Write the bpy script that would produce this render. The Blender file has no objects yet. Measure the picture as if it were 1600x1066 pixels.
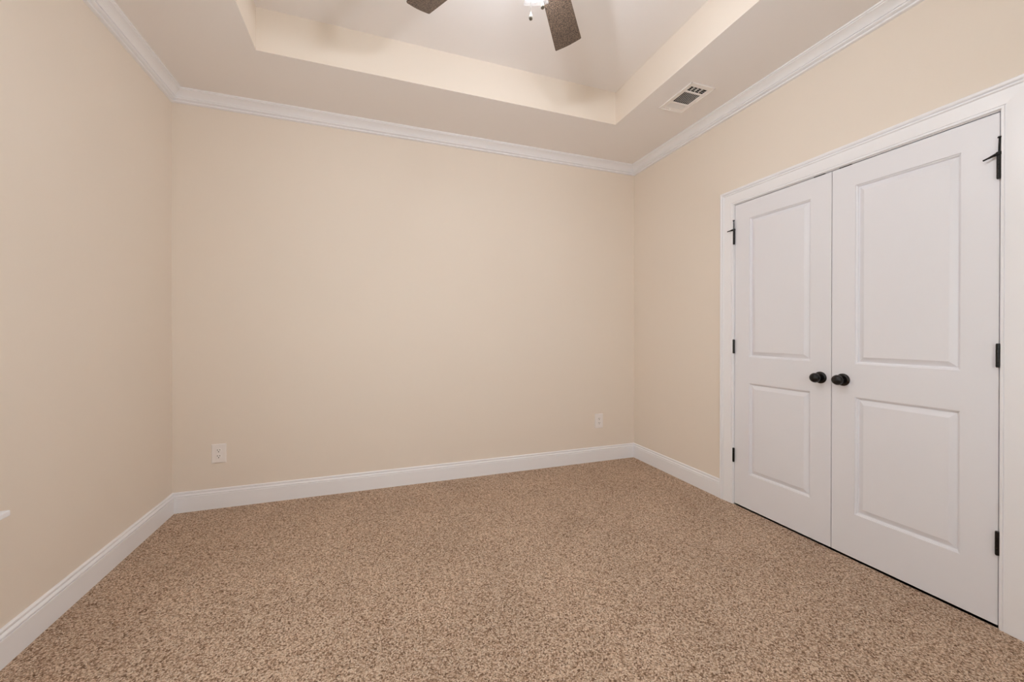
import bpy, bmesh, math, random
from mathutils import Vector, Matrix

S = bpy.context.scene
COL = S.collection
PI = math.pi
random.seed(7)

# ------------------------------------------------------------------ camera
W, H, LEN = 3.565, 2.734, 3.66          # room width, soffit height, room length (12 ft)
F_PX, V0 = 613.96, 524.0
YAW, PITCH, ROLL = 0.3391, -0.0033, 0.0005
cam_d = bpy.data.cameras.new('camera')
cam_d.sensor_fit = 'HORIZONTAL'
cam_d.sensor_width = 36.0
cam_d.lens = 36.0 * F_PX / 1600.0
cam_d.shift_y = -(533.0 - V0) / 1600.0
cam_d.clip_start = 0.02
cam = bpy.data.objects.new('camera', cam_d)
COL.objects.link(cam)
_f = Vector((math.sin(YAW) * math.cos(PITCH), math.cos(YAW) * math.cos(PITCH), math.sin(PITCH)))
_r = Vector((math.cos(YAW), -math.sin(YAW), 0.0))
_u = _r.cross(_f)
_R = _r * math.cos(ROLL) + _u * math.sin(ROLL)
_U = _u * math.cos(ROLL) - _r * math.sin(ROLL)
M = Matrix((_R, _U, -_f)).transposed().to_4x4()
M.translation = Vector((1.2311, -3.1344, 1.1655))
cam.matrix_world = M
S.camera = cam

# ------------------------------------------------------------------ world, exposure
S.view_settings.view_transform = 'Standard'
S.view_settings.look = 'None'
S.view_settings.exposure = 0.11
S.view_settings.gamma = 1.0
S.view_settings.use_curve_mapping = False
SKY_COLOR, SKY_STRENGTH = (0.99, 1.0, 1.0, 1), 4.35
BULB_COLOR, BULB_STRENGTH = (1.0, 1.035, 1.10, 1), 775.0
world = bpy.data.worlds.new('sky')
S.world = world
world.use_nodes = True
bg = world.node_tree.nodes['Background']
bg.inputs['Color'].default_value = SKY_COLOR
bg.inputs['Strength'].default_value = SKY_STRENGTH
S.cycles.max_bounces = 16
S.cycles.diffuse_bounces = 12
S.cycles.transparent_max_bounces = 16
S.cycles.sample_clamp_indirect = 8.0

# ------------------------------------------------------------------ materials
def srgb(r, g, b):
    def c(v):
        v /= 255.0
        return v / 12.92 if v <= 0.04045 else ((v + 0.055) / 1.055) ** 2.4
    return (c(r), c(g), c(b), 1.0)

def new_mat(name):
    m = bpy.data.materials.new(name)
    m.use_nodes = True
    return m, m.node_tree.nodes, m.node_tree.links, m.node_tree.nodes['Principled BSDF']

def paint(name, color, rough=0.6, bump=0.0, scale=120.0, vary=0.0, metallic=0.0):
    m, N, L, b = new_mat(name)
    b.inputs['Base Color'].default_value = color
    b.inputs['Roughness'].default_value = rough
    b.inputs['Metallic'].default_value = metallic
    tc = N.new('ShaderNodeTexCoord')
    if vary:
        n = N.new('ShaderNodeTexNoise')
        n.inputs['Scale'].default_value = scale
        n.inputs['Detail'].default_value = 4
        L.new(tc.outputs['Object'], n.inputs['Vector'])
        r = N.new('ShaderNodeValToRGB')
        r.color_ramp.elements[0].position = 0.3
        r.color_ramp.elements[1].position = 0.7
        r.color_ramp.elements[0].color = tuple(c * (1 - vary) for c in color[:3]) + (1,)
        r.color_ramp.elements[1].color = tuple(min(1, c * (1 + vary)) for c in color[:3]) + (1,)
        L.new(n.outputs['Fac'], r.inputs['Fac'])
        L.new(r.outputs['Color'], b.inputs['Base Color'])
    if bump:
        n2 = N.new('ShaderNodeTexNoise')
        n2.inputs['Scale'].default_value = scale
        n2.inputs['Detail'].default_value = 3
        L.new(tc.outputs['Object'], n2.inputs['Vector'])
        bp = N.new('ShaderNodeBump')
        bp.inputs['Strength'].default_value = bump
        bp.inputs['Distance'].default_value = 0.002
        L.new(n2.outputs['Fac'], bp.inputs['Height'])
        L.new(bp.outputs['Normal'], b.inputs['Normal'])
    return m

def carpet():
    m, N, L, b = new_mat('carpet_pile')
    b.inputs['Roughness'].default_value = 0.95
    b.inputs['Specular IOR Level'].default_value = 0.08
    b.inputs['Sheen Weight'].default_value = 0.0
    b.inputs['Sheen Roughness'].default_value = 0.6
    tc = N.new('ShaderNodeTexCoord')
    # bend the lookup a little so the tufts read as twisted yarn
    wob = N.new('ShaderNodeTexNoise'); wob.inputs['Scale'].default_value = 260; wob.inputs['Detail'].default_value = 2
    L.new(tc.outputs['Object'], wob.inputs['Vector'])
    mx = N.new('ShaderNodeVectorMath'); mx.operation = 'MULTIPLY_ADD'
    mx.inputs[1].default_value = (0.009, 0.009, 0.0)
    L.new(wob.outputs['Color'], mx.inputs[0]); L.new(tc.outputs['Object'], mx.inputs[2])
    v = N.new('ShaderNodeTexVoronoi'); v.inputs['Scale'].default_value = 215
    L.new(mx.outputs[0], v.inputs['Vector'])
    sep = N.new('ShaderNodeSeparateColor')
    L.new(v.outputs['Color'], sep.inputs[0])
    r = N.new('ShaderNodeValToRGB')
    e = r.color_ramp.elements
    e[0].position = 0.0; e[0].color = srgb(124, 97, 77)
    e[1].position = 1.0; e[1].color = srgb(248, 230, 211)
    x = e.new(0.20); x.color = srgb(184, 153, 129)
    x = e.new(0.55); x.color = srgb(228, 200, 175)
    L.new(sep.outputs[0], r.inputs['Fac'])
    # colour darkens towards the gaps between tufts
    gap = N.new('ShaderNodeValToRGB')
    gap.color_ramp.elements[0].position = 0.45; gap.color_ramp.elements[0].color = (1, 1, 1, 1)
    gap.color_ramp.elements[1].position = 0.95; gap.color_ramp.elements[1].color = (0.45, 0.40, 0.36, 1)
    L.new(v.outputs['Distance'], gap.inputs['Fac'])
    mul = N.new('ShaderNodeMix'); mul.data_type = 'RGBA'; mul.blend_type = 'MULTIPLY'
    mul.inputs['Factor'].default_value = 1.0
    L.new(r.outputs['Color'], mul.inputs['A']); L.new(gap.outputs['Color'], mul.inputs['B'])
    # trodden / brushed patches of the nap
    big = N.new('ShaderNodeTexNoise'); big.inputs['Scale'].default_value = 2.6; big.inputs['Detail'].default_value = 3
    L.new(tc.outputs['Object'], big.inputs['Vector'])
    br = N.new('ShaderNodeValToRGB')
    br.color_ramp.elements[0].position = 0.3; br.color_ramp.elements[0].color = (0.93, 0.93, 0.93, 1)
    br.color_ramp.elements[1].position = 0.7; br.color_ramp.elements[1].color = (1.05, 1.05, 1.05, 1)
    L.new(big.outputs['Fac'], br.inputs['Fac'])
    mul2 = N.new('ShaderNodeMix'); mul2.data_type = 'RGBA'; mul2.blend_type = 'MULTIPLY'
    mul2.inputs['Factor'].default_value = 1.0
    L.new(mul.outputs['Result'], mul2.inputs['A']); L.new(br.outputs['Color'], mul2.inputs['B'])
    L.new(mul2.outputs['Result'], b.inputs['Base Color'])
    bp = N.new('ShaderNodeBump'); bp.inputs['Strength'].default_value = 0.9; bp.inputs['Distance'].default_value = 0.006
    bp.invert = True
    L.new(v.outputs['Distance'], bp.inputs['Height'])
    L.new(bp.outputs['Normal'], b.inputs['Normal'])
    return m

def thin_glass(name, tint=(1, 1, 1, 1), boost=0.0):
    m = bpy.data.materials.new(name)
    m.use_nodes = True
    N, L = m.node_tree.nodes, m.node_tree.links
    N.clear()
    out = N.new('ShaderNodeOutputMaterial')
    tr = N.new('ShaderNodeBsdfTransparent'); tr.inputs['Color'].default_value = tint
    gl = N.new('ShaderNodeBsdfGlossy'); gl.inputs['Roughness'].default_value = 0.05
    lw = N.new('ShaderNodeLayerWeight'); lw.inputs['Blend'].default_value = 0.5
    pw = N.new('ShaderNodeMath'); pw.operation = 'POWER'; pw.inputs[1].default_value = 4.0
    ad = N.new('ShaderNodeMath'); ad.operation = 'MULTIPLY_ADD'; ad.use_clamp = True
    ad.inputs[1].default_value = 0.6; ad.inputs[2].default_value = 0.04
    L.new(lw.outputs['Facing'], pw.inputs[0]); L.new(pw.outputs[0], ad.inputs[0])
    mix = N.new('ShaderNodeMixShader')
    L.new(ad.outputs[0], mix.inputs[0]); L.new(tr.outputs[0], mix.inputs[1]); L.new(gl.outputs[0], mix.inputs[2])
    last = mix
    if boost:                                # faintly seeded glass that catches the bulb's light
        tl = N.new('ShaderNodeBsdfTranslucent'); tl.inputs['Color'].default_value = (1, 1, 1, 1)
        df = N.new('ShaderNodeBsdfDiffuse'); df.inputs['Color'].default_value = (1, 1, 1, 1)
        m2 = N.new('ShaderNodeMixShader'); m2.inputs[0].default_value = 0.5
        L.new(tl.outputs[0], m2.inputs[1]); L.new(df.outputs[0], m2.inputs[2])
        m3 = N.new('ShaderNodeMixShader'); m3.inputs[0].default_value = boost
        L.new(mix.outputs[0], m3.inputs[1]); L.new(m2.outputs[0], m3.inputs[2])
        last = m3
    L.new(last.outputs[0], out.inputs['Surface'])
    return m

def lamp_mat():
    m, N, L, b = new_mat('lit_bulb')
    b.inputs['Base Color'].default_value = (1, 1, 1, 1)
    b.inputs['Emission Color'].default_value = BULB_COLOR
    b.inputs['Emission Strength'].default_value = BULB_STRENGTH
    return m

def blade_mat():
    m, N, L, b = new_mat('dark_speckled_blade')
    tc = N.new('ShaderNodeTexCoord')
    n = N.new('ShaderNodeTexNoise'); n.inputs['Scale'].default_value = 260; n.inputs['Detail'].default_value = 4
    L.new(tc.outputs['Object'], n.inputs['Vector'])
    r = N.new('ShaderNodeValToRGB')
    r.color_ramp.elements[0].position = 0.38; r.color_ramp.elements[0].color = srgb(34, 26, 22)
    r.color_ramp.elements[1].position = 0.66; r.color_ramp.elements[1].color = srgb(134, 114, 98)
    L.new(n.outputs['Fac'], r.inputs['Fac'])
    L.new(r.outputs['Color'], b.inputs['Base Color'])
    b.inputs['Roughness'].default_value = 0.42
    return m

WALL = paint('beige_wall_paint', srgb(231, 221.5, 210), 0.75, bump=0.12, scale=170)
CEIL = paint('flat_ceiling_paint', srgb(239, 236, 235), 0.9, bump=0.12, scale=150)
TRIM = paint('white_trim_paint', srgb(239, 240, 244), 0.35, bump=0.02, scale=60)
DOOR = paint('white_door_paint', srgb(231, 232, 238), 0.40, bump=0.04, scale=90)
BLACK = paint('oil_rubbed_black_metal', srgb(11, 9, 9), 0.25, vary=0.3, scale=60, metallic=0.1)
IRON = paint('bronze_fan_metal', srgb(54, 44, 38), 0.35, vary=0.2, scale=40, metallic=0.8)
PLATE = paint('white_plastic_plate', srgb(238, 234, 232), 0.35, bump=0.02, scale=80)
SLOT = paint('dark_slot', srgb(28, 24, 22), 0.8, vary=0.1, scale=40)
DUCT = paint('dark_duct_lining', srgb(30, 24, 20), 0.8, vary=0.2, scale=30)
STEEL = paint('brushed_nickel', srgb(120, 114, 104), 0.6, vary=0.1, scale=90, metallic=0.4)
VENTM = paint('white_enamel_vent', srgb(243, 240, 238), 0.4, bump=0.02, scale=80)
BOUNCE_GROUND = paint('pale_bounce_ground', srgb(206, 204, 198), 0.9, bump=0.2, scale=30, vary=0.06)
CLOSET = paint('closet_wall_paint', srgb(200, 190, 176), 0.8, bump=0.1, scale=120)
CARPET = carpet()
GLASS = thin_glass('clear_shade_glass', (0.97, 0.97, 0.97, 1), 0.012)
PANE = thin_glass('window_glass', (0.96, 0.98, 0.97, 1), 0.0)
BULB = lamp_mat()
BLADE = blade_mat()

# ------------------------------------------------------------------ helpers
def obj(name, bm, mat, parent=None, smooth=False, loc=None):
    me = bpy.data.meshes.new(name)
    bmesh.ops.recalc_face_normals(bm, faces=bm.faces)
    bm.to_mesh(me); bm.free()
    for mm in (mat if isinstance(mat, (list, tuple)) else [mat]):
        me.materials.append(mm)
    if smooth:
        for p in me.polygons:
            p.use_smooth = True
    o = bpy.data.objects.new(name, me)
    COL.objects.link(o)
    if parent:
        o.parent = parent
    if loc is not None:
        o.location = loc
    return o

def tag(o, label, cat, group=None, kind=None):
    o['label'] = label
    o['category'] = cat
    if group: o['group'] = group
    if kind: o['kind'] = kind
    return o

def struct(o, label, cat):
    return tag(o, label, cat, kind='structure')

def empty(name, loc):
    o = bpy.data.objects.new(name, None)
    o.empty_display_size = 0.05
    COL.objects.link(o)
    o.location = loc
    return o

def box(bm, a, b, mi=0):
    xs, ys, zs = zip(a, b)
    v = [bm.verts.new((x, y, z)) for x in xs for y in ys for z in zs]
    fs = []
    for q in ((0, 1, 3, 2), (4, 6, 7, 5), (0, 4, 5, 1), (2, 3, 7, 6), (0, 2, 6, 4), (1, 5, 7, 3)):
        f = bm.faces.new([v[i] for i in q]); f.material_index = mi; fs.append(f)
    return v, fs

def bevel_all(bm, w, seg=2):
    bmesh.ops.bevel(bm, geom=bm.edges[:], offset=w, segments=seg, profile=0.6, affect='EDGES')

def lathe(bm, prof, n=32, mat=None, mi=0, cap=True):
    """prof: (radius, height) pairs about +Z; mat places it."""
    mat = mat or Matrix()
    rings = []
    for r, h in prof:
        if r < 1e-6:
            rings.append([bm.verts.new(mat @ Vector((0, 0, h)))])
        else:
            rings.append([bm.verts.new(mat @ Vector((r * math.cos(2 * PI * k / n), r * math.sin(2 * PI * k / n), h))) for k in range(n)])
    for a, b in zip(rings, rings[1:]):
        for k in range(n):
            q = [a[k % len(a)], a[(k + 1) % len(a)], b[(k + 1) % len(b)], b[k % len(b)]]
            u = []
            for x in q:
                if x not in u: u.append(x)
            if len(u) > 2:
                bm.faces.new(u).material_index = mi
    if cap:
        for rg in (rings[0], rings[-1]):
            if len(rg) > 2:
                bm.faces.new(rg).material_index = mi

def tube(bm, pts, radii, n=12, mi=0):
    pts = [Vector(p) for p in pts]
    if not isinstance(radii, (list, tuple)): radii = [radii] * len(pts)
    rings = []
    for i, p in enumerate(pts):
        d = (pts[min(i + 1, len(pts) - 1)] - pts[max(i - 1, 0)]).normalized()
        q = d.to_track_quat('Z', 'Y').to_matrix()
        rings.append([bm.verts.new(p + q @ Vector((radii[i] * math.cos(2 * PI * k / n), radii[i] * math.sin(2 * PI * k / n), 0))) for k in range(n)])
    for a, b in zip(rings, rings[1:]):
        for k in range(n):
            bm.faces.new((a[k], a[(k + 1) % n], b[(k + 1) % n], b[k])).material_index = mi
    bm.faces.new(rings[0]).material_index = mi
    bm.faces.new(rings[-1]).material_index = mi

def along(p, d):
    """matrix whose +Z points along d, placed at p"""
    q = Vector(d).normalized().to_track_quat('Z', 'Y').to_matrix().to_4x4()
    q.translation = Vector(p)
    return q

def slab_with_holes(bm, us, vs, holes, t0, t1, place):
    """grid slab in (u,v) between depths t0,t1; cells listed in holes stay open"""
    nu, nv = len(us) - 1, len(vs) - 1
    solid = lambda i, j: 0 <= i < nu and 0 <= j < nv and (i, j) not in holes
    cache = {}
    def vert(i, j, t):
        k = (i, j, t)
        if k not in cache: cache[k] = bm.verts.new(place(us[i], vs[j], t))
        return cache[k]
    for i in range(nu):
        for j in range(nv):
            if not solid(i, j): continue
            for t in (t0, t1):
                bm.faces.new([vert(i, j, t), vert(i + 1, j, t), vert(i + 1, j + 1, t), vert(i, j + 1, t)])
            for (di, dj, a, b) in ((-1, 0, (i, j), (i, j + 1)), (1, 0, (i + 1, j), (i + 1, j + 1)), (0, -1, (i, j), (i + 1, j)), (0, 1, (i, j + 1), (i + 1, j + 1))):
                if not solid(i + di, j + dj):
                    bm.faces.new([vert(*a, t0), vert(*b, t0), vert(*b, t1), vert(*a, t1)])

def strip(bm, sections):
    """loft equal-length closed cross-sections, capping the ends"""
    rs = [[bm.verts.new(p) for p in s] for s in sections]
    n = len(rs[0])
    for a, b in zip(rs, rs[1:]):
        for k in range(n):
            bm.faces.new((a[k], a[(k + 1) % n], b[(k + 1) % n], b[k]))
    bm.faces.new(rs[0]); bm.faces.new(rs[-1])

# ------------------------------------------------------------------ room shell
T = 0.12
# door opening in the right wall, window opening in the left wall
DY1, DY2, DZ = -1.0995, -2.3115, 2.048           # clear opening between the jambs
JT = 0.019
WY1, WY2, WZ1, WZ2 = -1.425, -2.000, 0.563, 2.06
FX_1, FX_2, FZ_1, FZ_2 = 0.70, 2.60, 0.95, 2.25                    # opening for an unseen window, added behind the camera as fill light

bm = bmesh.new()
slab_with_holes(bm, [-T, W + T], [0.0, T], set(), -0.15, H + 0.35, lambda u, v, t: (u, v, t))
struct(obj('wall_back', bm, WALL), 'plain beige far wall facing the camera with two outlets', 'wall')
bm = bmesh.new()
slab_with_holes(bm, [-T, FX_1, FX_2, W + T], [-0.15, FZ_1 - 0.022, FZ_2, H + 0.35], {(1, 1)}, -LEN - T, -LEN, lambda u, v, t: (u, t, v))
struct(obj('wall_front', bm, WALL), 'beige wall behind the camera', 'wall')
bm = bmesh.new()
slab_with_holes(bm, [-LEN, WY2, WY1, 0.0], [-0.15, WZ1 - 0.022, WZ2, H + 0.35], {(1, 1)}, -T, 0.0, lambda u, v, t: (t, u, v))
struct(obj('wall_left', bm, WALL), 'beige left wall with the window stool at the photo edge', 'wall')
bm = bmesh.new()
slab_with_holes(bm, [-LEN, DY2 - JT, DY1 + JT, 0.0], [-0.15, 0.0, DZ + JT, H + 0.35], {(1, 1)}, W, W + T, lambda u, v, t: (t, u, v))
struct(obj('wall_right', bm, WALL), 'beige right wall around the white double closet doors', 'wall')

# floor: carpet runs on under the doors into the closet
bm = bmesh.new()
vs = [bm.verts.new(p) for p in ((0, -LEN, 0), (W, -LEN, 0), (W, 0, 0), (0, 0, 0))]
bm.faces.new(vs)
vs2 = [bm.verts.new(p) for p in ((0, -LEN, -0.1), (W, -LEN, -0.1), (W, 0, -0.1), (0, 0, -0.1))]
bm.faces.new(vs2)
for k in range(4):
    bm.faces.new((vs[k], vs[(k + 1) % 4], vs2[(k + 1) % 4], vs2[k]))
box(bm, (W, DY2 - JT, -0.1), (W + T, DY1 + JT, 0.0))
struct(obj('floor', bm, CARPET), 'tan and brown flecked wall-to-wall carpet', 'carpet')

# ceiling: soffit ring, upright tray sides, raised tray, vent duct recess
TX1, TX2, TY1, TY2, TZ = 0.620, W - 0.622, -0.610, -LEN + 0.610, H + 0.240
VX1, VX2, VY1, VY2 = 3.118, 3.266, -0.918, -1.176       # duct hole above the vent
bm = bmesh.new()
def q(*pts, mi=0):
    f = bm.faces.new([bm.verts.new(p) for p in pts]); f.material_index = mi
    return f
q((0, 0, H), (W, 0, H), (W, TY1, H), (0, TY1, H))
q((0, TY2, H), (W, TY2, H), (W, -LEN, H), (0, -LEN, H))
q((0, TY1, H), (TX1, TY1, H), (TX1, TY2, H), (0, TY2, H))
q((TX2, TY1, H), (W, TY1, H), (W, VY1, H), (TX2, VY1, H))
q((TX2, VY2, H), (W, VY2, H), (W, TY2, H), (TX2, TY2, H))
q((TX2, VY1, H), (VX1, VY1, H), (VX1, VY2, H), (TX2, VY2, H))
q((VX2, VY1, H), (W, VY1, H), (W, VY2, H), (VX2, VY2, H))
hv = [(VX1, VY1), (VX2, VY1), (VX2, VY2), (VX1, VY2)]
for k in range(4):
    a, b = hv[k], hv[(k + 1) % 4]
    q((*a, H), (*b, H), (*b, H + 0.2), (*a, H + 0.2), mi=1)
q(*[(x, y, H + 0.2) for x, y in hv], mi=1)
tv = [(TX1, TY1), (TX2, TY1), (TX2, TY2), (TX1, TY2)]
for k in range(4):
    a, b = tv[k], tv[(k + 1) % 4]
    q((*a, H), (*b, H), (*b, TZ), (*a, TZ), mi=2)       # upright sides wear the wall colour
q(*[(x, y, TZ) for x, y in tv])
bmesh.ops.remove_doubles(bm, verts=bm.verts, dist=1e-5)
# closed top so no daylight leaks in
rim = [(-T, T), (W + T, T), (W + T, -LEN - T), (-T, -LEN - T)]
q(*[(x, y, H + 0.36) for x, y in rim])
struct(obj('ceiling', bm, [CEIL, DUCT, WALL]), 'off-white tray ceiling with a raised centre', 'ceiling')

# closet behind the doors
bm = bmesh.new()
cx0, cx1, cy0, cy1 = W + T, W + T + 0.6, DY2 - 0.25, DY1 + 0.25
def qq(*pts): bm.faces.new([bm.verts.new(p) for p in pts])
qq((cx1, cy0, 0), (cx1, cy1, 0), (cx1, cy1, 2.5), (cx1, cy0, 2.5))
qq((cx0, cy0, 0), (cx1, cy0, 0), (cx1, cy0, 2.5), (cx0, cy0, 2.5))
qq((cx0, cy1, 0), (cx1, cy1, 0), (cx1, cy1, 2.5), (cx0, cy1, 2.5))
qq((cx0, cy0, 2.5), (cx1, cy0, 2.5), (cx1, cy1, 2.5), (cx0, cy1, 2.5))
qq((cx0, cy0, 0), (cx1, cy0, 0), (cx1, cy1, 0), (cx0, cy1, 0))
struct(obj('wall_closet', bm, CLOSET), 'closet interior behind the double doors', 'wall')

# unseen ground outside, coloured pale to bounce daylight up to the soffit
bm = bmesh.new()
slab_with_holes(bm, [-40, -T - 0.01, W + T + 0.7, 40], [-40, -LEN - T - 0.01, T + 0.01, 40], {(1, 1)}, -0.6, -0.5, lambda u, v, t: (u, v, t))
struct(obj('ground', bm, BOUNCE_GROUND), 'unseen ground outside the windows, made pale to bounce light indoors', 'ground')

# ------------------------------------------------------------------ baseboards, crown, casing
BASE = [(0.0150, 0.0), (0.0150, 0.0960), (0.0140, 0.0980), (0.0095, 0.0985), (0.0095, 0.1010), (0.0135, 0.1020), (0.0142, 0.1055), (0.0130, 0.1090),
        (0.0095, 0.1125), (0.0062, 0.1150), (0.0055, 0.1185), (0.0085, 0.1195), (0.0098, 0.1235), (0.0090, 0.1280), (0.0065, 0.1310), (0.0, 0.1324), (0.0, 0.0)]
def base_run(name, p0, p1, inward, m0, m1, label):
    """p0,p1 along the wall foot; m = +1 where the end is mitred into an inside corner"""
    p0, p1 = Vector((*p0, 0)), Vector((*p1, 0)); n = Vector((*inward, 0)); d = (p1 - p0).normalized()
    bm = bmesh.new()
    strip(bm, [[p0 + n * t + d * (t * m0) + Vector((0, 0, z)) for t, z in BASE],
               [p1 + n * t - d * (t * m1) + Vector((0, 0, z)) for t, z in BASE]])
    struct(obj(name, bm, TRIM), label, 'baseboard')
CI1, CI2, CIZ, CW = -1.0955, -2.3155, 2.0515, 0.100     # casing inner edges, width
base_run('baseboard_back', (0, 0), (W, 0), (0, -1), 1, 1, 'white baseboard along the far wall below both outlets')
base_run('baseboard_left', (0, -LEN), (0, 0), (1, 0), 1, 1, 'white baseboard along the left wall')
base_run('baseboard_right', (W, 0), (W, CI1 + CW), (-1, 0), 1, 0, 'short white baseboard between far corner and closet casing')
base_run('baseboard_front', (W, -LEN), (0, -LEN), (0, 1), 1, 1, 'white baseboard behind the camera')
base_run('baseboard_right_near', (W, CI2 - CW), (W, -LEN), (-1, 0), 0, 1, 'white baseboard right of the closet casing')

CROWN = [(0.0815, 0.0), (0.0815, 0.0070), (0.0795, 0.0085), (0.0745, 0.0085), (0.0735, 0.0130), (0.0670, 0.0150), (0.0600, 0.0180),
         (0.0530, 0.0222), (0.0465, 0.0275), (0.0410, 0.0335), (0.0370, 0.0395), (0.0350, 0.0440), (0.0290, 0.0440), (0.0290, 0.0475),
         (0.0315, 0.0485), (0.0315, 0.0515), (0.0285, 0.0540), (0.0225, 0.0560), (0.0185, 0.0570), (0.0140, 0.0575), (0.0140, 0.0605),
         (0.0165, 0.0615), (0.0165, 0.0660), (0.0140, 0.0685), (0.0, 0.0700), (0.0, 0.0)]
def crown_run(name, p0, p1, inward, label):
    p0, p1 = Vector((*p0, H)), Vector((*p1, H)); n = Vector((*inward, 0)); d = (p1 - p0).normalized()
    bm = bmesh.new()
    strip(bm, [[p0 + n * t + d * t - Vector((0, 0, z)) for t, z in CROWN],
               [p1 + n * t - d * t - Vector((0, 0, z)) for t, z in CROWN]])
    struct(obj(name, bm, TRIM), label, 'crown moulding')
crown_run('trim_1', (0, 0), (W, 0), (0, -1), 'white crown moulding along the top of the far wall')
crown_run('trim_2', (0, -LEN), (0, 0), (1, 0), 'white crown moulding along the top of the left wall')
crown_run('trim_3', (W, 0), (W, -LEN), (-1, 0), 'white crown moulding above the closet doors')
crown_run('trim_4', (W, -LEN), (0, -LEN), (0, 1), 'white crown moulding behind the camera')

CASE = [(0.0, 0.0), (0.0, 0.0080), (0.002, 0.0100), (0.0080, 0.0100), (0.0095, 0.0062), (0.0115, 0.0062), (0.0130, 0.0098), (0.030, 0.0110), (0.062, 0.0122),
        (0.0690, 0.0125), (0.0705, 0.0152), (0.0740, 0.0172), (0.0775, 0.0160), (0.0795, 0.0100), (0.0825, 0.0100), (0.0845, 0.0160),
        (0.0890, 0.0185), (0.0940, 0.0190), (0.0985, 0.0172), (0.100, 0.0145), (0.100, 0.0)]
bm = bmesh.new()
strip(bm, [[(W - t, CI1 + w, 0.0) for w, t in CASE],
           [(W - t, CI1 + w, CIZ + w) for w, t in CASE],
           [(W - t, CI2 - w, CIZ + w) for w, t in CASE],
           [(W - t, CI2 - w, 0.0) for w, t in CASE]])
struct(obj('trim_5', bm, TRIM), 'white moulded casing around the closet double doors', 'door casing')
# jamb with stop
bm = bmesh.new()
box(bm, (W, DY1, 0.0), (W + T, DY1 + JT, DZ)); box(bm, (W, DY2 - JT, 0.0), (W + T, DY2, DZ)); box(bm, (W, DY2 - JT, DZ), (W + T, DY1 + JT, DZ + JT))
box(bm, (W + 0.046, DY1 - 0.011, 0.0), (W + 0.08, DY1, DZ)); box(bm, (W + 0.046, DY2, 0.0), (W + 0.08, DY2 + 0.011, DZ)); box(bm, (W + 0.046, DY2, DZ - 0.011), (W + 0.08, DY1, DZ))
struct(obj('trim_6', bm, TRIM), 'white door jamb inside the closet casing', 'door jamb')

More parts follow.
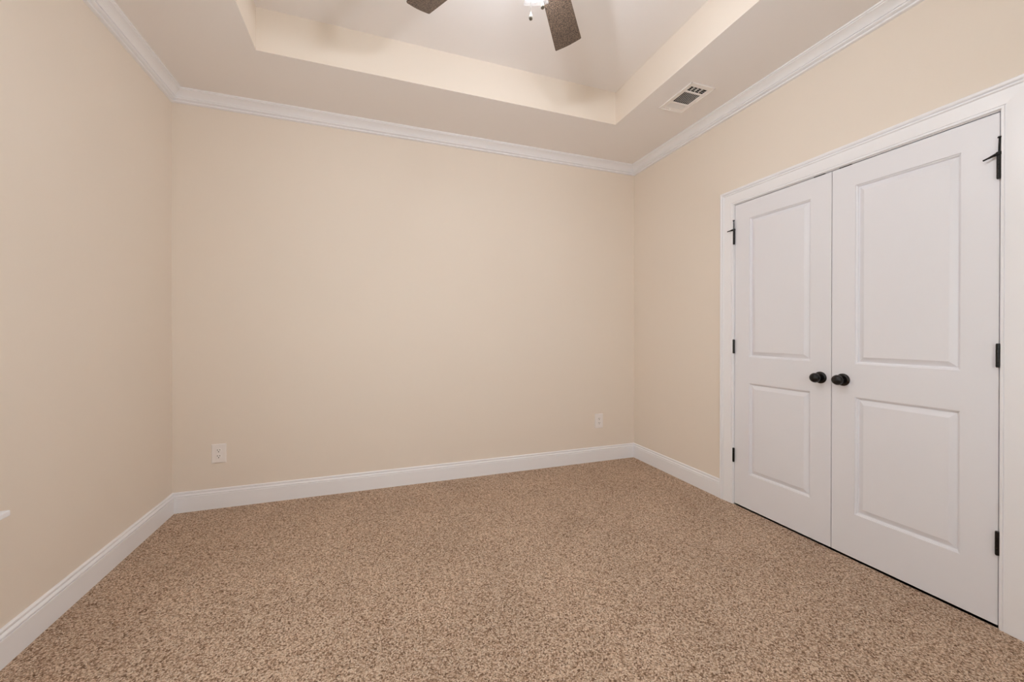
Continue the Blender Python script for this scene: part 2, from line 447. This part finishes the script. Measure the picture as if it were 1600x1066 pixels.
# ------------------------------------------------------------------ closet doors
def door_leaf(name, ya, yb, hinge_sign, label):
    """ya: hinge edge, yb: meeting edge (world y). Mesh origin at hinge edge foot."""
    X0 = W + 0.003                          # room face of the leaf
    lo, hi = min(ya, yb), max(ya, yb)
    z0, z1 = 0.0092, 2.0435
    us = [lo, lo + 0.108, hi - 0.108, hi]
    vsz = [z0, 0.236, 0.841, 1.012, 1.931, z1]
    bm = bmesh.new()
    C = {}
    def v(u, z, d=0.0):
        k = (round(u, 5), round(z, 5), round(d, 5))
        if k not in C: C[k] = bm.verts.new((X0 + d, u, z))
        return C[k]
    for i in range(3):
        for j in range(5):
            if i == 1 and j in (1, 3): continue
            bm.faces.new((v(us[i], vsz[j]), v(us[i + 1], vsz[j]), v(us[i + 1], vsz[j + 1]), v(us[i], vsz[j + 1])))
    PROF = [(0.0, 0.0), (0.0008, 0.0040), (0.0045, 0.0050), (0.0080, 0.0080), (0.0095, 0.0135), (0.0120, 0.0140), (0.0140, 0.0134), (0.0350, 0.0022), (0.0370, 0.0016)]
    for j in (1, 3):
        prev = None
        for w, d in PROF:
            a, b, c, e = us[1] + w, us[2] - w, vsz[j] + w, vsz[j + 1] - w
            ring = [v(a, c, d), v(b, c, d), v(b, e, d), v(a, e, d)]
            if prev:
                for k in range(4):
                    bm.faces.new((prev[k], prev[(k + 1) % 4], ring[(k + 1) % 4], ring[k]))
            prev = ring
        bm.faces.new(prev)
    TH = 0.035
    bk = [bm.verts.new((X0 + TH, u, z)) for u, z in ((lo, z0), (hi, z0), (hi, z1), (lo, z1))]
    bm.faces.new(bk)
    edge = [[v(u, z0) for u in us], [v(hi, z) for z in vsz], [v(u, z1) for u in us[::-1]], [v(lo, z) for z in vsz[::-1]]]
    for k, e in enumerate(edge):
        bm.faces.new(e + [bk[(k + 1) % 4], bk[k]])
    base = Vector((W, ya, 0.0))
    bmesh.ops.translate(bm, verts=bm.verts, vec=-base)
    leaf = obj(name, bm, DOOR, loc=base)
    struct(leaf, label, 'door')
    s = 1 if yb > ya else -1                # direction from hinge edge towards meeting edge
    # hinges: knuckle barrel with finials; the folded leaves show as a sliver at the gap
    for zc in (0.338, 1.081, 1.826):
        bm = bmesh.new()
        x, y = -0.0065, -s * 0.0015
        for k in range(5):
            a = zc - 0.0445 + k * 0.0178
            lathe(bm, [(0.0060, a + 0.0003), (0.0066, a + 0.0008), (0.0066, a + 0.0170), (0.0060, a + 0.0175)], 20, Matrix.Translation((x, y, 0)))
        lathe(bm, [(0.0052, zc - 0.0475), (0.0060, zc - 0.0465), (0.0060, zc + 0.0465), (0.0052, zc + 0.0475)], 16, Matrix.Translation((x, y, 0)))
        box(bm, (-0.0045, y - 0.0012, zc - 0.0445), (0.020, y + 0.0012, zc + 0.0445))
        hg = obj('hinge', bm, BLACK, leaf)
        if zc > 1.5:
            bm = bmesh.new()
            top = zc + 0.0475
            lathe(bm, [(0.0032, -0.002), (0.0032, 0.066), (0.0064, 0.0665), (0.0064, 0.0705), (0.004, 0.0725), (0.0, 0.073)], 16,
                  Matrix.Translation((x, y, top)) @ Matrix.Rotation(0.03 * s, 4, 'X'), cap=False)
            obj('hinge_pin', bm, BLACK, hg)
            bm = bmesh.new()
            lathe(bm, [(0.0068, top - 0.002), (0.0086, top), (0.0086, top + 0.010), (0.0068, top + 0.012)], 18, Matrix.Translation((x, y, 0)))
            d = Vector((-0.010, 0.040, -0.016)) if s > 0 else Vector((-0.026, 0.032, -0.009))
            p = Vector((x, y, top + 0.006))
            tube(bm, [p, p + d * 0.25, p + d * 0.7, p + d], [0.0066, 0.0058, 0.0034, 0.0030], 12)
            obj('door_stop', bm, BLACK, hg)
    # knob
    kp = Vector((X0 - W, yb - s * 0.054 - ya, 0.925))
    bm = bmesh.new()
    mk = along(kp, (-1, 0, 0))
    lathe(bm, [(0.0, 0.0), (0.0325, 0.0), (0.0325, 0.003), (0.031, 0.006), (0.026, 0.0085), (0.020, 0.0095), (0.0, 0.0096)], 36, mk, cap=False)
    rose = obj('knob_rosette', bm, BLACK, leaf, smooth=True)
    bm = bmesh.new()
    lathe(bm, [(0.013, 0.008), (0.0115, 0.014), (0.0105, 0.022), (0.0115, 0.028), (0.018, 0.031), (0.0235, 0.0355), (0.0262, 0.0415),
               (0.0265, 0.047), (0.0245, 0.0535), (0.0200, 0.0590), (0.013, 0.0625), (0.006, 0.0637), (0.0, 0.064)], 36, mk, cap=False)
    kb = obj('door_knob', bm, BLACK, leaf, smooth=True)
    # ball catch on the top edge near the meeting stile
    bm = bmesh.new()
    ca = yb - s * 0.034 - ya; cb = ca - s * 0.056
    box(bm, (0.0005, min(ca, cb), 2.0438), (0.030, max(ca, cb), 2.0474))
    lathe(bm, [(0.005, 0), (0.0045, 0.0006), (0.0, 0.0012)], 12, along((0.017, (ca + cb) / 2, 2.0466), (0, 0, 1)), cap=False)
    obj('ball_catch', bm, BLACK, leaf)
    return leaf
door_leaf('door_1', -1.1030, -1.7035, -1, 'left leaf of the white two-panel closet doors')
door_leaf('door_2', -2.3080, -1.7070, 1, 'right leaf of the white two-panel closet doors, nearer the camera')

# ------------------------------------------------------------------ windows
def window(name, label, place, y1, y2, z1, z2):
    """built with x pointing into the room and y along the wall, then moved by `place`; y1 > y2"""
    root = empty(name, place @ Vector((0, (y1 + y2) / 2, z1)))
    struct(root, label, 'window')
    def wobj(nm, bm, mat, parent=None):
        bmesh.ops.transform(bm, matrix=place, verts=bm.verts)
        bmesh.ops.translate(bm, verts=bm.verts, vec=-root.location)
        return obj(nm, bm, mat, parent or root)
    bm = bmesh.new()     # stool with horns
    box(bm, (0.0, y2 - 0.128, z1 - 0.020), (0.060, y1 + 0.128, z1)); bevel_all(bm, 0.004, 2)
    box(bm, (-0.07, y2 + 0.001, z1 - 0.020), (0.002, y1 - 0.001, z1))
    wobj('window_sill', bm, TRIM)
    bm = bmesh.new()
    box(bm, (0.0005, y2 - 0.095, z1 - 0.105), (0.014, y1 + 0.095, z1 - 0.0205)); bevel_all(bm, 0.003, 2)
    wobj('apron', bm, TRIM)
    bm = bmesh.new()
    strip(bm, [[(t + 0.0005, y1 + w, z1 + 0.0005) for w, t in CASE], [(t + 0.0005, y1 + w, z2 + w) for w, t in CASE],
               [(t + 0.0005, y2 - w, z2 + w) for w, t in CASE], [(t + 0.0005, y2 - w, z1 + 0.0005) for w, t in CASE]])
    wobj('window_casing', bm, TRIM)
    ym = (y1 + y2) / 2
    bm = bmesh.new()
    box(bm, (-T, y1 - 0.03, z1), (-0.03, y1, z2)); box(bm, (-T, y2, z1), (-0.03, y2 + 0.03, z2))
    box(bm, (-T, y2 + 0.03, z2 - 0.03), (-0.031, y1 - 0.03, z2)); box(bm, (-T, y2 + 0.03, z1), (-0.071, y1 - 0.03, z1 + 0.02))
    twin = y1 - y2 > 0.9                     # a wide opening has two pairs of sashes and a mullion between
    if twin:
        box(bm, (-T, ym - 0.035, z1 + 0.02), (-0.032, ym + 0.035, z2 - 0.03))
    wobj('window_frame', bm, TRIM)
    zm = (z1 + z2) / 2
    for a, b in (((y2 + 0.03, ym - 0.035), (ym + 0.035, y1 - 0.03)) if twin else ((y2 + 0.03, y1 - 0.03),)):
        for za, zb, x in ((z1 + 0.02, zm + 0.02, -0.060), (zm - 0.02, z2 - 0.03, -0.092)):
            bm = bmesh.new()
            slab_with_holes(bm, [a, a + 0.04, b - 0.04, b], [za, za + 0.04, zb - 0.04, zb], {(1, 1)}, x - 0.014, x + 0.014, lambda u, v, t: (t, u, v))
            sash = wobj('window_sash', bm, TRIM)
            bm = bmesh.new()
            box(bm, (x - 0.002, a + 0.0405, za + 0.0405), (x + 0.002, b - 0.0405, zb - 0.0405))
            wobj('pane', bm, PANE, sash)
window('window_1', 'white window in the left wall whose stool tip shows at the photo edge', Matrix(), WY1, WY2, WZ1, WZ2)
# local x -> world +y, local y -> world -x
window('added_fill_window', 'unseen white window added behind the camera to even out the room light',
       Matrix(((0, -1, 0, 0), (1, 0, 0, -LEN), (0, 0, 1, 0), (0, 0, 0, 1))), -FX_1, -FX_2, FZ_1, FZ_2)

# ------------------------------------------------------------------ outlets
def outlet(x0, x1, z0, z1, label):
    xc, zc = (x0 + x1) / 2, (z0 + z1) / 2
    w, h = (x1 - x0) / 2, (z1 - z0) / 2
    root = empty('electrical_outlet', (xc, 0, zc))
    tag(root, label, 'outlet', 'white wall outlets on the far wall')
    bm = bmesh.new()
    prof = [(0.0, 0.0), (0.0, 0.002), (0.0012, 0.0042), (0.004, 0.0058), (0.008, 0.0062)]
    prev = None
    for i, t in prof:
        ring = [bm.verts.new(p) for p in ((-w + i, -t, -h + i), (w - i, -t, -h + i), (w - i, -t, h - i), (-w + i, -t, h - i))]
        if prev:
            for k in range(4): bm.faces.new((prev[k], prev[(k + 1) % 4], ring[(k + 1) % 4], ring[k]))
        else:
            bm.faces.new(ring)
        prev = ring
    bm.faces.new(prev)
    obj('cover_plate', bm, PLATE, root)
    for s in (1, -1):
        zc2 = s * 0.0195
        bm = bmesh.new()
        pts = []
        for k in range(28):
            a = 2 * PI * k / 28
            pts.append((0.0172 * math.cos(a), max(-0.0135, min(0.0135, 0.0172 * math.sin(a)))))
        r0 = [bm.verts.new((x, -0.0060, zc2 + z)) for x, z in pts]
        r1 = [bm.verts.new((x, -0.0080, zc2 + z)) for x, z in pts]
        r2 = [bm.verts.new((x * 0.95, -0.0086, zc2 + z * 0.95)) for x, z in pts]
        for a, b in ((r0, r1), (r1, r2)):
            for k in range(28): bm.faces.new((a[k], a[(k + 1) % 28], b[(k + 1) % 28], b[k]))
        bm.faces.new(r2)
        rc = obj('receptacle', bm, PLATE, root)
        bm = bmesh.new()
        box(bm, (-0.0078, -0.0090, zc2 + 0.0005), (-0.0052, -0.0080, zc2 + 0.0095))
        box(bm, (0.0052, -0.0090, zc2 + 0.0015), (0.0078, -0.0080, zc2 + 0.0090))
        lathe(bm, [(0.0, 0.0), (0.0030, 0.0), (0.0030, 0.001), (0.0, 0.001)], 14, along((0, -0.0080, zc2 - 0.0068), (0, -1, 0)), cap=False)
        obj('socket_slot', bm, SLOT, rc)
    bm = bmesh.new()
    lathe(bm, [(0.0, 0.0), (0.0032, 0.0), (0.0030, 0.0010), (0.0, 0.0015)], 16, along((0, -0.0061, 0), (0, -1, 0)), cap=False)
    obj('screw', bm, PLATE, root)
outlet(0.2130, 0.2972, 0.3005, 0.4280, 'white duplex outlet low on the far wall near the left corner')
outlet(3.1400, 3.2250, 0.3030, 0.4340, 'white duplex outlet low on the far wall near the right corner, closer to the closet')

# ------------------------------------------------------------------ ceiling vent
vent = empty('air_vent', ((3.096 + 3.288) / 2, (-0.902 - 1.200) / 2, H))
tag(vent, 'white rectangular ceiling air vent on the soffit near the closet', 'air vent')
vo = vent.location.copy()
def vobj(name, bm, mat):
    bmesh.ops.translate(bm, verts=bm.verts, vec=-vo)
    return obj(name, bm, mat, vent)
FX1, FX2, FY1, FY2 = 3.096, 3.288, -1.200, -0.902
IX1, IX2 = 3.127, 3.256
BY = [(-1.167, -1.122), (-1.108, -0.997), (-0.983, -0.938)]
bm = bmesh.new()
slab_with_holes(bm, [FX1, IX1, IX2, FX2], [FY1, BY[0][0], BY[0][1], BY[1][0], BY[1][1], BY[2][0], BY[2][1], FY2], {(1, 1), (1, 3), (1, 5)}, H - 0.0045, H - 0.0005, lambda u, v, t: (u, v, t))
# turned-down outer lip
for a, b in (((FX1, FY1), (FX2, FY1 + 0.006)), ((FX1, FY2 - 0.006), (FX2, FY2)), ((FX1, FY1), (FX1 + 0.006, FY2)), ((FX2 - 0.006, FY1), (FX2, FY2))):
    box(bm, (*a, H - 0.0075), (*b, H - 0.0042))
vobj('vent_frame', bm, VENTM)
def vane(bm, c, axis, half, tilt, wd=0.012):
    """thin blade centred at c along axis ('x'/'y')"""
    t = 0.0005
    R = Matrix.Rotation(tilt, 4, 'X' if axis == 'x' else 'Y')
    pts = []
    vv, fs = box(bm, (-half, -t, -wd / 2) if axis == 'x' else (-t, -half, -wd / 2), (half, t, wd / 2) if axis == 'x' else (t, half, wd / 2))
    for v in vv:
        v.co = (R @ v.co) + Vector(c)
xc = (IX1 + IX2) / 2
bm = bmesh.new()
for k in range(3):
    vane(bm, (xc, BY[0][0] + 0.0085 + k * 0.0140, H + 0.003), 'x', 0.0645, -0.80)
for k in range(3):
    vane(bm, (IX1 + 0.0325 * (k + 1), (BY[0][0] + BY[0][1]) / 2, H + 0.003), 'y', 0.0225, 0.0, 0.010)
vobj('louver_bank', bm, VENTM)
bm = bmesh.new()
for k in range(9):
    vane(bm, (IX1 + 0.0072 + k * 0.01433, (BY[1][0] + BY[1][1]) / 2, H + 0.003), 'y', 0.0555, 0.55, 0.011)
vobj('louver_bank', bm, VENTM)
bm = bmesh.new()
for k in range(5):
    vane(bm, (xc, BY[2][0] + 0.0045 + k * 0.0090, H + 0.002), 'x', 0.0645, 0.70, 0.0125)
vobj('louver_bank', bm, VENTM)
bm = bmesh.new()
tube(bm, [(3.170, -0.925, H - 0.003), (3.170, -0.926, H - 0.014), (3.171, -0.928, H - 0.022)], [0.0030, 0.0026, 0.0030], 8)
vobj('damper_lever', bm, VENTM)

# ------------------------------------------------------------------ ceiling fan with light kit
HX, HY, ZB = 1.780, -1.830, 2.650
fan = empty('ceiling_fan', (HX, HY, TZ))
tag(fan, 'dark bladed ceiling fan with lit glass shades in the raised tray', 'ceiling fan')
def fobj(name, bm, mat, parent=None, smooth=False):
    bmesh.ops.translate(bm, verts=bm.verts, vec=-Vector((HX, HY, TZ)))
    return obj(name, bm, mat, parent or fan, smooth)
CEN = Matrix.Translation((HX, HY, 0))
bm = bmesh.new()
lathe(bm, [(0.068, TZ), (0.068, TZ - 0.012), (0.062, TZ - 0.035), (0.040, TZ - 0.058), (0.018, TZ - 0.066)], 36, CEN)
fobj('canopy', bm, IRON, smooth=True)
bm = bmesh.new()
lathe(bm, [(0.0127, TZ - 0.06), (0.0127, 2.735)], 20, CEN)
fobj('downrod', bm, IRON)
bm = bmesh.new()
lathe(bm, [(0.02, 2.752), (0.028, 2.738), (0.070, 2.728), (0.098, 2.708), (0.108, 2.682), (0.108, 2.662), (0.100, 2.640), (0.075, 2.624), (0.055, 2.618), (0.02, 2.616)], 40, CEN)
fobj('motor_housing', bm, IRON, smooth=True)
bm = bmesh.new()
lathe(bm, [(0.050, 2.617), (0.054, 2.605), (0.054, 2.572), (0.046, 2.556), (0.020, 2.550), (0.0, 2.549)], 32, CEN, cap=False)
fobj('switch_housing', bm, IRON, smooth=True)
def blade_outline():
    R0, R1 = 0.185, 0.645
    wa, wb = 0.052, 0.0685             # half widths at root and tip
    pts = []
    def arc(c, r, a0, a1, n=5):
        for k in range(n + 1):
            a = a0 + (a1 - a0) * k / n
            pts.append((c[0] + r * math.cos(a), c[1] + r * math.sin(a)))
    rr = 0.006
    arc((R0 + 0.03, -wa + 0.03), 0.03, PI, 1.5 * PI)
    arc((R1 - rr - 0.006, -wb + rr), rr, -0.5 * PI, 0)
    for k in range(1, 6):
        s = k / 6.0
        pts.append((R1 - 0.0062 + 0.005 * math.sin(PI * s), (-wb + rr) * (1 - s) + (wb - rr) * s))
    arc((R1 - rr - 0.006, wb - rr), rr, 0, 0.5 * PI)
    arc((R0 + 0.03, wa - 0.03), 0.03, 0.5 * PI, PI)
    return pts
OUT = blade_outline()
PITCHB = math.radians(-15)             # clockwise edge high
for k in range(5):
    az = math.radians(52.0 + 72 * k)
    Mt = Matrix.Translation((HX, HY, ZB)) @ Matrix.Rotation(az, 4, 'Z') @ Matrix.Rotation(PITCHB, 4, 'X')
    bm = bmesh.new()
    lo = [bm.verts.new(Mt @ Vector((x, y, -0.003))) for x, y in OUT]
    hi = [bm.verts.new(Mt @ Vector((x, y, 0.003))) for x, y in OUT]
    bm.faces.new(lo); bm.faces.new(hi)
    n = len(OUT)
    for j in range(n): bm.faces.new((lo[j], lo[(j + 1) % n], hi[(j + 1) % n], hi[j]))
    bl = fobj('blade', bm, BLADE)
    bm = bmesh.new()
    sec = []
    for (x, hw, z) in ((0.085, 0.018, -0.012), (0.13, 0.013, -0.014), (0.17, 0.020, -0.009), (0.20, 0.036, -0.006), (0.25, 0.032, -0.006), (0.275, 0.012, -0.006)):
        sec.append([Mt @ Vector(p) for p in ((x, -hw, z - 0.0025), (x, hw, z - 0.0025), (x, hw, z + 0.0025), (x, -hw, z + 0.0025))])
    strip(bm, sec)
    fobj('blade_iron', bm, IRON, bl)
# three tilted clear glass shades on short arms
for k in range(3):
    az = math.radians(66.0 + 120 * k)
    out = Vector((math.cos(az), math.sin(az), 0)); dn = Vector((0, 0, -1))
    ax = (out * 0.72 + dn * 0.70).normalized()
    hub = Vector((HX, HY, 0))
    rim = hub + out * 0.130 + Vector((0, 0, 2.458))
    neck = rim - ax * 0.105
    bm = bmesh.new()
    tube(bm, [hub + out * 0.045 + Vector((0, 0, 2.580)), hub + out * 0.058 + Vector((0, 0, 2.572)), neck - ax * 0.030, neck - ax * 0.010], [0.008, 0.008, 0.008, 0.010], 12)
    arm = fobj('light_arm', bm, IRON, smooth=True)
    bm = bmesh.new()
    mk = along(neck - ax * 0.020, ax)
    lathe(bm, [(0.010, 0.0), (0.022, 0.003), (0.024, 0.012), (0.024, 0.030), (0.018, 0.034), (0.0, 0.035)], 24, mk, cap=False)
    fobj('lamp_holder', bm, IRON, arm, smooth=True)
    bm = bmesh.new()
    mk = along(neck, ax)
    lathe(bm, [(0.026, 0.002), (0.034, 0.010), (0.040, 0.026), (0.0430, 0.050), (0.0450, 0.080), (0.0490, 0.105), (0.0475, 0.1055), (0.0435, 0.080), (0.0413, 0.050), (0.0385, 0.027), (0.0325, 0.012), (0.026, 0.0045)], 36, mk, cap=False)
    fobj('glass_shade', bm, GLASS, arm, smooth=True)
    bm = bmesh.new()
    lathe(bm, [(0.009, 0.013), (0.010, 0.020), (0.0140, 0.032), (0.0160, 0.042), (0.0150, 0.051), (0.010, 0.058), (0.0, 0.061)], 24, mk, cap=False)
    fobj('light_bulb', bm, BULB, arm, smooth=True)
# pull chains with finials
for (px, py, z0, z1) in ((1.766, -1.820, 2.556, 2.322), (1.804, -1.838, 2.556, 2.358)):
    bm = bmesh.new()
    n = int((z0 - z1) / 0.0036)
    tube(bm, [(px, py, z0), (px, py, z1)], 0.0006, 6)
    for j in range(n):
        z = z0 - j * 0.0036
        lathe(bm, [(0.0, 0.0012), (0.0012, 0.0), (0.0, -0.0012)], 6, Matrix.Translation((px, py, z)), cap=False)
    ch = fobj('pull_chain', bm, STEEL)
    bm = bmesh.new()
    lathe(bm, [(0.0, z1 + 0.001), (0.0022, z1), (0.0028, z1 - 0.004), (0.0056, z1 - 0.011), (0.0070, z1 - 0.018), (0.0062, z1 - 0.0235), (0.0035, z1 - 0.0265), (0.0, z1 - 0.0272)], 20, Matrix.Translation((px, py, 0)), cap=False)
    fobj('pull_finial', bm, STEEL, ch, smooth=True)
